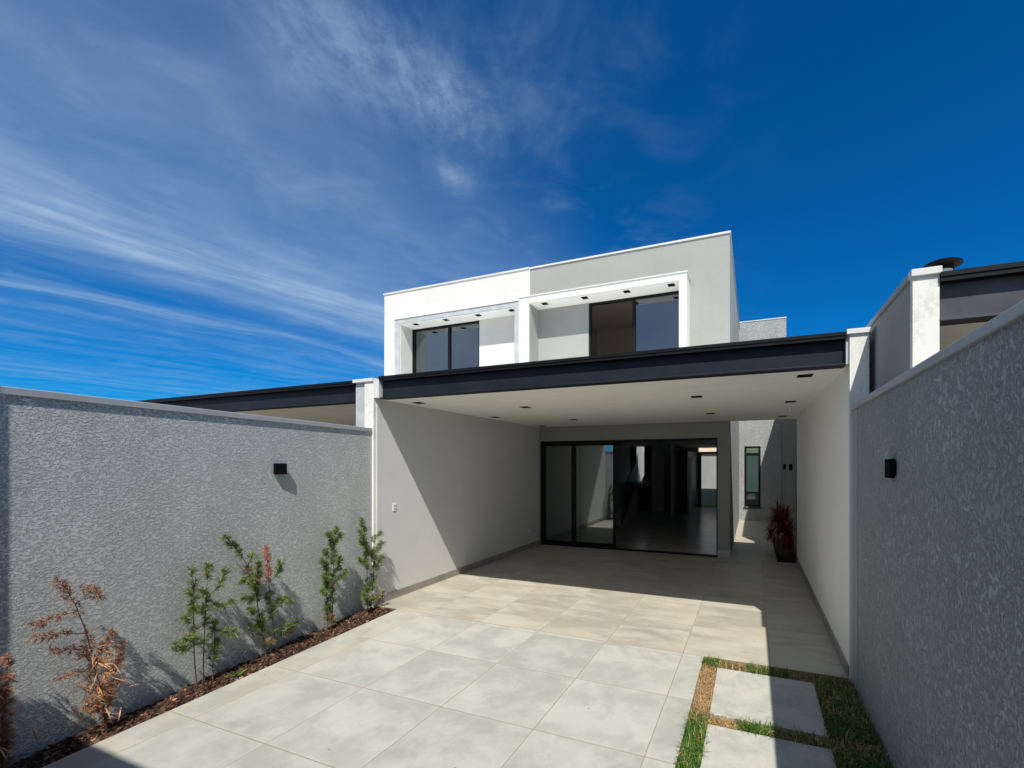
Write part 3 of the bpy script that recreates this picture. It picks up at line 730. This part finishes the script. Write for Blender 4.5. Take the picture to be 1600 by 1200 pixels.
# ================================================================== SHRUBS
# stems as polylines (metres) fanned along the wall; the first ones are the main stems, the rest side branches
SHRUBS = {
'A': [[[-4.226, 1.204, 0.272], [-4.227, 1.22, 0.574], [-4.228, 1.225, 0.689]], [[-4.226, 1.204, 0.272], [-4.218, 1.145, 0.685]], [[-4.226, 1.204, 0.31], [-4.224, 1.194, 0.509]]] ,
'B': [[[-4.283, 1.685, 0.026], [-4.28, 1.658, 0.299], [-4.276, 1.624, 0.45], [-4.271, 1.584, 0.71], [-4.264, 1.526, 0.927], [-4.257, 1.47, 1.071]], [[-4.283, 1.685, 0.081], [-4.286, 1.706, 0.252], [-4.291, 1.753, 0.461], [-4.294, 1.779, 0.567]], [[-4.276, 1.624, 0.45], [-4.267, 1.548, 0.615], [-4.25, 1.411, 0.671]], [[-4.275, 1.617, 0.497], [-4.283, 1.682, 0.628], [-4.287, 1.717, 0.684]], [[-4.277, 1.63, 0.424], [-4.263, 1.517, 0.477], [-4.254, 1.44, 0.47]], [[-4.271, 1.584, 0.71], [-4.256, 1.455, 0.758], [-4.242, 1.339, 0.781]], [[-4.266, 1.539, 0.879], [-4.252, 1.425, 0.887], [-4.237, 1.304, 0.875]], [[-4.264, 1.526, 0.927], [-4.272, 1.59, 0.995], [-4.276, 1.624, 0.954]], [[-4.261, 1.501, 0.999], [-4.267, 1.548, 1.051], [-4.275, 1.614, 1.002]], [[-4.279, 1.651, 0.325], [-4.273, 1.597, 0.263], [-4.275, 1.614, 0.165]], [[-4.26, 1.489, 1.037], [-4.253, 1.434, 1.11]], [[-4.283, 1.682, 0.128], [-4.269, 1.564, 0.236]], [[-4.277, 1.63, 0.402], [-4.288, 1.728, 0.403], [-4.294, 1.779, 0.427]]] ,
'C': [[[-4.354, 2.272, 0.066], [-4.352, 2.257, 0.217], [-4.351, 2.252, 0.514], [-4.351, 2.248, 0.783], [-4.35, 2.243, 0.998]], [[-4.359, 2.316, 0.028], [-4.36, 2.321, 0.271], [-4.361, 2.331, 0.54], [-4.362, 2.341, 0.756], [-4.364, 2.357, 1.0]], [[-4.369, 2.398, 0.128], [-4.371, 2.414, 0.289], [-4.371, 2.419, 0.51]], [[-4.351, 2.252, 0.3], [-4.343, 2.186, 0.354], [-4.335, 2.117, 0.408]], [[-4.351, 2.248, 0.543], [-4.343, 2.186, 0.601]], [[-4.351, 2.248, 0.65], [-4.344, 2.195, 0.693]], [[-4.351, 2.252, 0.407], [-4.341, 2.163, 0.468]], [[-4.363, 2.347, 0.727], [-4.372, 2.424, 0.816], [-4.376, 2.462, 0.948]], [[-4.362, 2.341, 0.756], [-4.356, 2.291, 0.798]], [[-4.361, 2.331, 0.677], [-4.376, 2.462, 0.637], [-4.383, 2.516, 0.649]], [[-4.371, 2.414, 0.289], [-4.376, 2.462, 0.298]], [[-4.372, 2.424, 0.424], [-4.386, 2.544, 0.363]]] ,
'D': [[[-4.428, 2.891, 0.022], [-4.424, 2.858, 0.234], [-4.419, 2.813, 0.497], [-4.413, 2.769, 0.816], [-4.4, 2.659, 1.021], [-4.383, 2.516, 1.222]], [[-4.438, 2.979, 0.094], [-4.434, 2.945, 0.392], [-4.43, 2.911, 0.718], [-4.428, 2.891, 1.067]], [[-4.415, 2.782, 0.751], [-4.395, 2.613, 0.813]], [[-4.419, 2.813, 0.559], [-4.404, 2.689, 0.626]], [[-4.416, 2.794, 0.626], [-4.411, 2.75, 0.941]], [[-4.421, 2.832, 0.429], [-4.406, 2.707, 0.519]], [[-4.424, 2.858, 0.265], [-4.413, 2.769, 0.329]], [[-4.434, 2.945, 0.392], [-4.443, 3.013, 0.53], [-4.453, 3.099, 0.485]], [[-4.43, 2.911, 0.718], [-4.44, 2.992, 0.793], [-4.438, 2.979, 0.892]], [[-4.438, 2.972, 0.192], [-4.451, 3.084, 0.215], [-4.464, 3.195, 0.242]], [[-4.438, 2.979, 0.125], [-4.457, 3.135, 0.164]], [[-4.406, 2.707, 0.951], [-4.415, 2.782, 1.008]], [[-4.421, 2.832, 0.151], [-4.429, 2.898, 0.157]]] ,
'E': [[[-4.52, 3.659, 0.023], [-4.522, 3.677, 0.297], [-4.523, 3.686, 0.59], [-4.524, 3.696, 0.884], [-4.529, 3.733, 1.13]], [[-4.515, 3.614, 0.04], [-4.514, 3.605, 0.319], [-4.513, 3.596, 0.685], [-4.511, 3.587, 0.904]], [[-4.524, 3.696, 0.81], [-4.514, 3.605, 1.105]], [[-4.522, 3.677, 0.666], [-4.503, 3.517, 0.803]], [[-4.523, 3.686, 0.368], [-4.503, 3.517, 0.632]], [[-4.522, 3.677, 0.555], [-4.536, 3.79, 0.64], [-4.543, 3.848, 0.756]], [[-4.523, 3.686, 0.479], [-4.542, 3.838, 0.553], [-4.547, 3.887, 0.594]], [[-4.516, 3.623, 0.387], [-4.5, 3.492, 0.481]], [[-4.524, 3.696, 0.958], [-4.536, 3.79, 1.054]], [[-4.517, 3.632, 0.092], [-4.524, 3.696, 0.218]]] ,
'F': [[[-4.592, 4.258, -0.043], [-4.591, 4.247, 0.288], [-4.591, 4.247, 0.698], [-4.589, 4.236, 0.945], [-4.579, 4.147, 1.176]], [[-4.599, 4.315, -0.02], [-4.602, 4.339, 0.263], [-4.606, 4.374, 0.588], [-4.602, 4.339, 0.745]], [[-4.591, 4.247, 0.779], [-4.567, 4.051, 1.054]], [[-4.589, 4.236, 0.618], [-4.567, 4.051, 0.698]], [[-4.591, 4.247, 0.861], [-4.613, 4.433, 0.981]], [[-4.599, 4.315, 0.684], [-4.616, 4.457, 0.841]], [[-4.603, 4.35, 0.427], [-4.616, 4.457, 0.655]], [[-4.593, 4.269, 0.159], [-4.575, 4.114, 0.245]], [[-4.6, 4.327, 0.101], [-4.616, 4.457, 0.188]], [[-4.588, 4.224, 0.824], [-4.575, 4.114, 0.9]]] ,
}
GREEN = ((0.05, 0.09, 0.018), (0.28, 0.36, 0.10)); DRY = ((0.22, 0.085, 0.045), (0.52, 0.28, 0.17)); PINK = ((0.42, 0.15, 0.10), (0.62, 0.30, 0.22))
def leaf_blade(mb, p, d, L, wd, c, rr):
    d = d.normalized(); s = d.cross(Vector((rr.gauss(0, 1), rr.gauss(0, 1), rr.gauss(0, 1)))).normalized() * wd
    q1 = p + d * L * .45 + Vector((0, 0, -.02 * L)); q2 = p + d * L + Vector((0, 0, -rr.uniform(.02, .25) * L))
    i = len(mb.v)
    mb.v += [tuple(p - s * .35), tuple(p + s * .35), tuple(q1 + s), tuple(q1 - s), tuple(q2)]
    mb.f += [(i, i+1, i+2, i+3), (i+3, i+2, i+4)]; mb.c += [c, c]
def along(pts, t):
    seg = [(Vector(pts[i + 1]) - Vector(pts[i])).length for i in range(len(pts) - 1)]
    d = t * sum(seg)
    for i, s in enumerate(seg):
        if d <= s or i == len(seg) - 1:
            return Vector(pts[i]).lerp(Vector(pts[i + 1]), min(1, d / max(s, 1e-6))), (Vector(pts[i + 1]) - Vector(pts[i])).normalized(), sum(seg)
        d -= s
def shrub(key, nmain, label, tone, dry_above=None, seed=1, bare=0.3, dens=1.0, Ls=(0.030, 0.060), curl=1.0, hang=0):
    rr = random.Random(seed)
    polys = [[tuple(p) for p in s] for s in SHRUBS[key]]
    b = Vector(polys[0][0]); b.z = -0.03
    t = thing('shrub', tuple(b), label, 'shrub', 'young shrubs planted along the wall')
    stems = MB(); fol = MB(); dead = MB()
    for si, s in enumerate(polys):
        main = si < nmain
        jit = Vector((rr.uniform(-.02, .02) if main else 0, 0, 0))
        pts = [Vector(p) for p in s]
        if main:
            pts = [Vector((pts[0].x, pts[0].y, -0.04))] + pts
            pts = [p + jit * min(1, i) for i, p in enumerate(pts)]
        else:
            depth = rr.uniform(-.05, .09)
            n = len(pts)
            pts = [p + Vector((depth * i / (n - 1), 0, 0)) for i, p in enumerate(pts)]
        r0 = 0.0062 if main else 0.0032
        rad = [r0 * (1 - .7 * i / (len(pts) - 1)) for i in range(len(pts))]
        bc = (0.10, 0.065, 0.04) if tone is not DRY else (0.16, 0.075, 0.045)
        stems.tube([tuple(p) for p in pts], rad, 5, bc)
        L = along(pts, 0)[2]
        # twigs and their leaves
        step = 0.0125
        k = int(L / step) + 1
        for a in range(k + 1):
            tt = a / k
            if main and tt < bare: continue
            if not main and tt < .25: continue
            p, d, _ = along(pts, tt)
            gap = 0.5 + .5 * math.sin(tt * 17 + seed * 3 + si * 2.1)
            if main and tt < .93 and gap < .14: continue
            ntw = 1 if (rr.random() < .45) else 2
            for _k in range(ntw):
                ang = rr.uniform(0, 6.283)
                o = d.orthogonal(); o.rotate(__import__('mathutils').Quaternion(d, ang))
                o.x *= .75
                tl = rr.uniform(.015, .056) * (1.15 - .5 * tt if main else .7)
                tip = p + (o * .8 + d * .75 + Vector((0, 0, .15))).normalized() * tl
                stems.tube([tuple(p), tuple(tip)], [.0016, .0009], 3, bc)
                isdry = tone is DRY or (dry_above is not None and si == dry_above[0] and p.z > dry_above[1]) or rr.random() < .03 or (p.z < 0.16 and rr.random() < .5)
                pal = DRY if (tone is DRY or not dry_above) and isdry else (PINK if isdry else GREEN)
                nl_ = int(rr.randint(14, 21) * dens)
                for m in range(nl_):
                    f = rr.random() ** .6
                    q = p.lerp(tip, f)
                    td = (tip - p).normalized()
                    u = Vector((rr.gauss(0, 1), rr.gauss(0, 1), rr.gauss(0, 1) * curl)).normalized()
                    dd = td * .75 + u * .75 + Vector((0, 0, .12 if not isdry else -.15))
                    c = lerp3(pal[0], pal[1], min(1, max(0, rr.random() * .8 + (.2 if f > .8 else 0))))
                    leaf_blade(dead if isdry else fol, q, dd, rr.uniform(*Ls) * (.75 if isdry else 1), rr.uniform(.0016, .0028), c, rr)
    if hang:
        for _ in range(hang):
            z = rr.uniform(0.12, 0.62); p = Vector((b.x + rr.gauss(0, .04), b.y + rr.gauss(-.02, .045), z))
            leaf_blade(dead, p, Vector((rr.gauss(0, .6), rr.gauss(0, .6), rr.uniform(-1.2, .3))), rr.uniform(.05, .11), rr.uniform(.003, .005), lerp3((.45, .18, .07), (.70, .42, .20), rr.random()), rr)
    stems.build('stem', 'bark', t)
    if fol.v: fol.build('foliage', 'leaf', t)
    if dead.v:
        o = dead.build('dead_foliage', 'leaf', t)
    return t
shrub('A', 3, 'withered orange brown shrub at the left edge of the photo', DRY, seed=11, bare=0.1, dens=1.1, hang=80)
shrub('B', 2, 'wide withered red brown shrub with drooping dry branches, second from the left', DRY, seed=12, bare=0.10, dens=0.62, Ls=(0.020, 0.050), hang=260)
shrub('C', 3, 'sparse green shrub of three upright stems beside the withered one', GREEN, seed=13, bare=0.36, dens=0.95)
shrub('D', 2, 'green shrub with one long leaning branch and a pinkish dead top', GREEN, (1, 0.62), seed=14, bare=0.18, dens=1.05)
shrub('E', 2, 'bright green narrow shrub with a tufted top, second from the white pier', GREEN, seed=15, bare=0.06, dens=1.05)
shrub('F', 2, 'slender green shrub growing right beside the white pier', GREEN, seed=16, bare=0.08, dens=1.0)

# small green weeds at the foot of the stems
def weed(x, y, label):
    rr = random.Random(int(y * 100)); m = MB()
    for i in range(16):
        a = rr.uniform(0, 6.28); d = Vector((math.cos(a), math.sin(a), rr.uniform(.5, 1.6)))
        leaf_blade(m, Vector((x, y, -.01)), d, rr.uniform(.05, .12), .006, lerp3((.08, .2, .03), (.2, .38, .07), rr.random()), rr)
    o = m.build('weed', 'leaf'); tag(o, label, 'weed')
weed(-4.29, 2.53, 'small bright green weed at the foot of the three stemmed shrub')

# ================================================================== CORDYLINE
cp = thing('cordyline', (0.60, 9.75, -0.05), 'dark red spiky cordyline growing in the soil bed at the corner of the passage', 'plant')
rr = random.Random(21); tr = MB(); fo = MB()
heads = [((0.60, 9.72, 0), (0.57, 9.85, 0.74), 0.47, 460), ((0.63, 9.68, 0), (0.66, 9.60, 0.52), 0.40, 260), ((0.58, 9.78, 0), (0.50, 10.1, 0.84), 0.38, 240), ((0.58, 9.9, 0), (0.36, 10.35, 0.42), 0.24, 110)]
for b, h, L, n_ in heads:
    b = Vector(b); h = Vector(h)
    tr.tube([tuple(b + Vector((0, 0, -.06))), tuple(b.lerp(h, .5) + Vector((.02, .01, 0))), tuple(h)], [.016, .013, .012], 8, (0.10, 0.06, 0.045))
    for i in range(n_):
        th = rr.uniform(0, 6.283); el = math.asin(rr.uniform(-.97, 1))
        d = Vector((math.cos(th) * math.cos(el), math.sin(th) * math.cos(el), math.sin(el)))
        l = L * rr.uniform(.7, 1.1); p = h + Vector((0, 0, rr.uniform(-.12, .05)))
        c = lerp3((0.09, 0.014, 0.013), (0.44, 0.085, 0.05), rr.random() ** 1.5)
        s = d.cross(Vector((0, 0, 1))).normalized() * .009
        i0 = len(fo.v); m1 = p + d * l * .5 + Vector((0, 0, .03 * l)); m2 = p + d * l + Vector((0, 0, -.10 * l))
        if m2.x > .86: continue
        fo.v += [tuple(p - s * .6), tuple(p + s * .6), tuple(m1 + s), tuple(m1 - s), tuple(m2)]
        fo.f += [(i0, i0+1, i0+2, i0+3), (i0+3, i0+2, i0+4)]; fo.c += [c, c]
tr.build('stem', 'bark', cp); fo.build('foliage', 'leaf', cp)
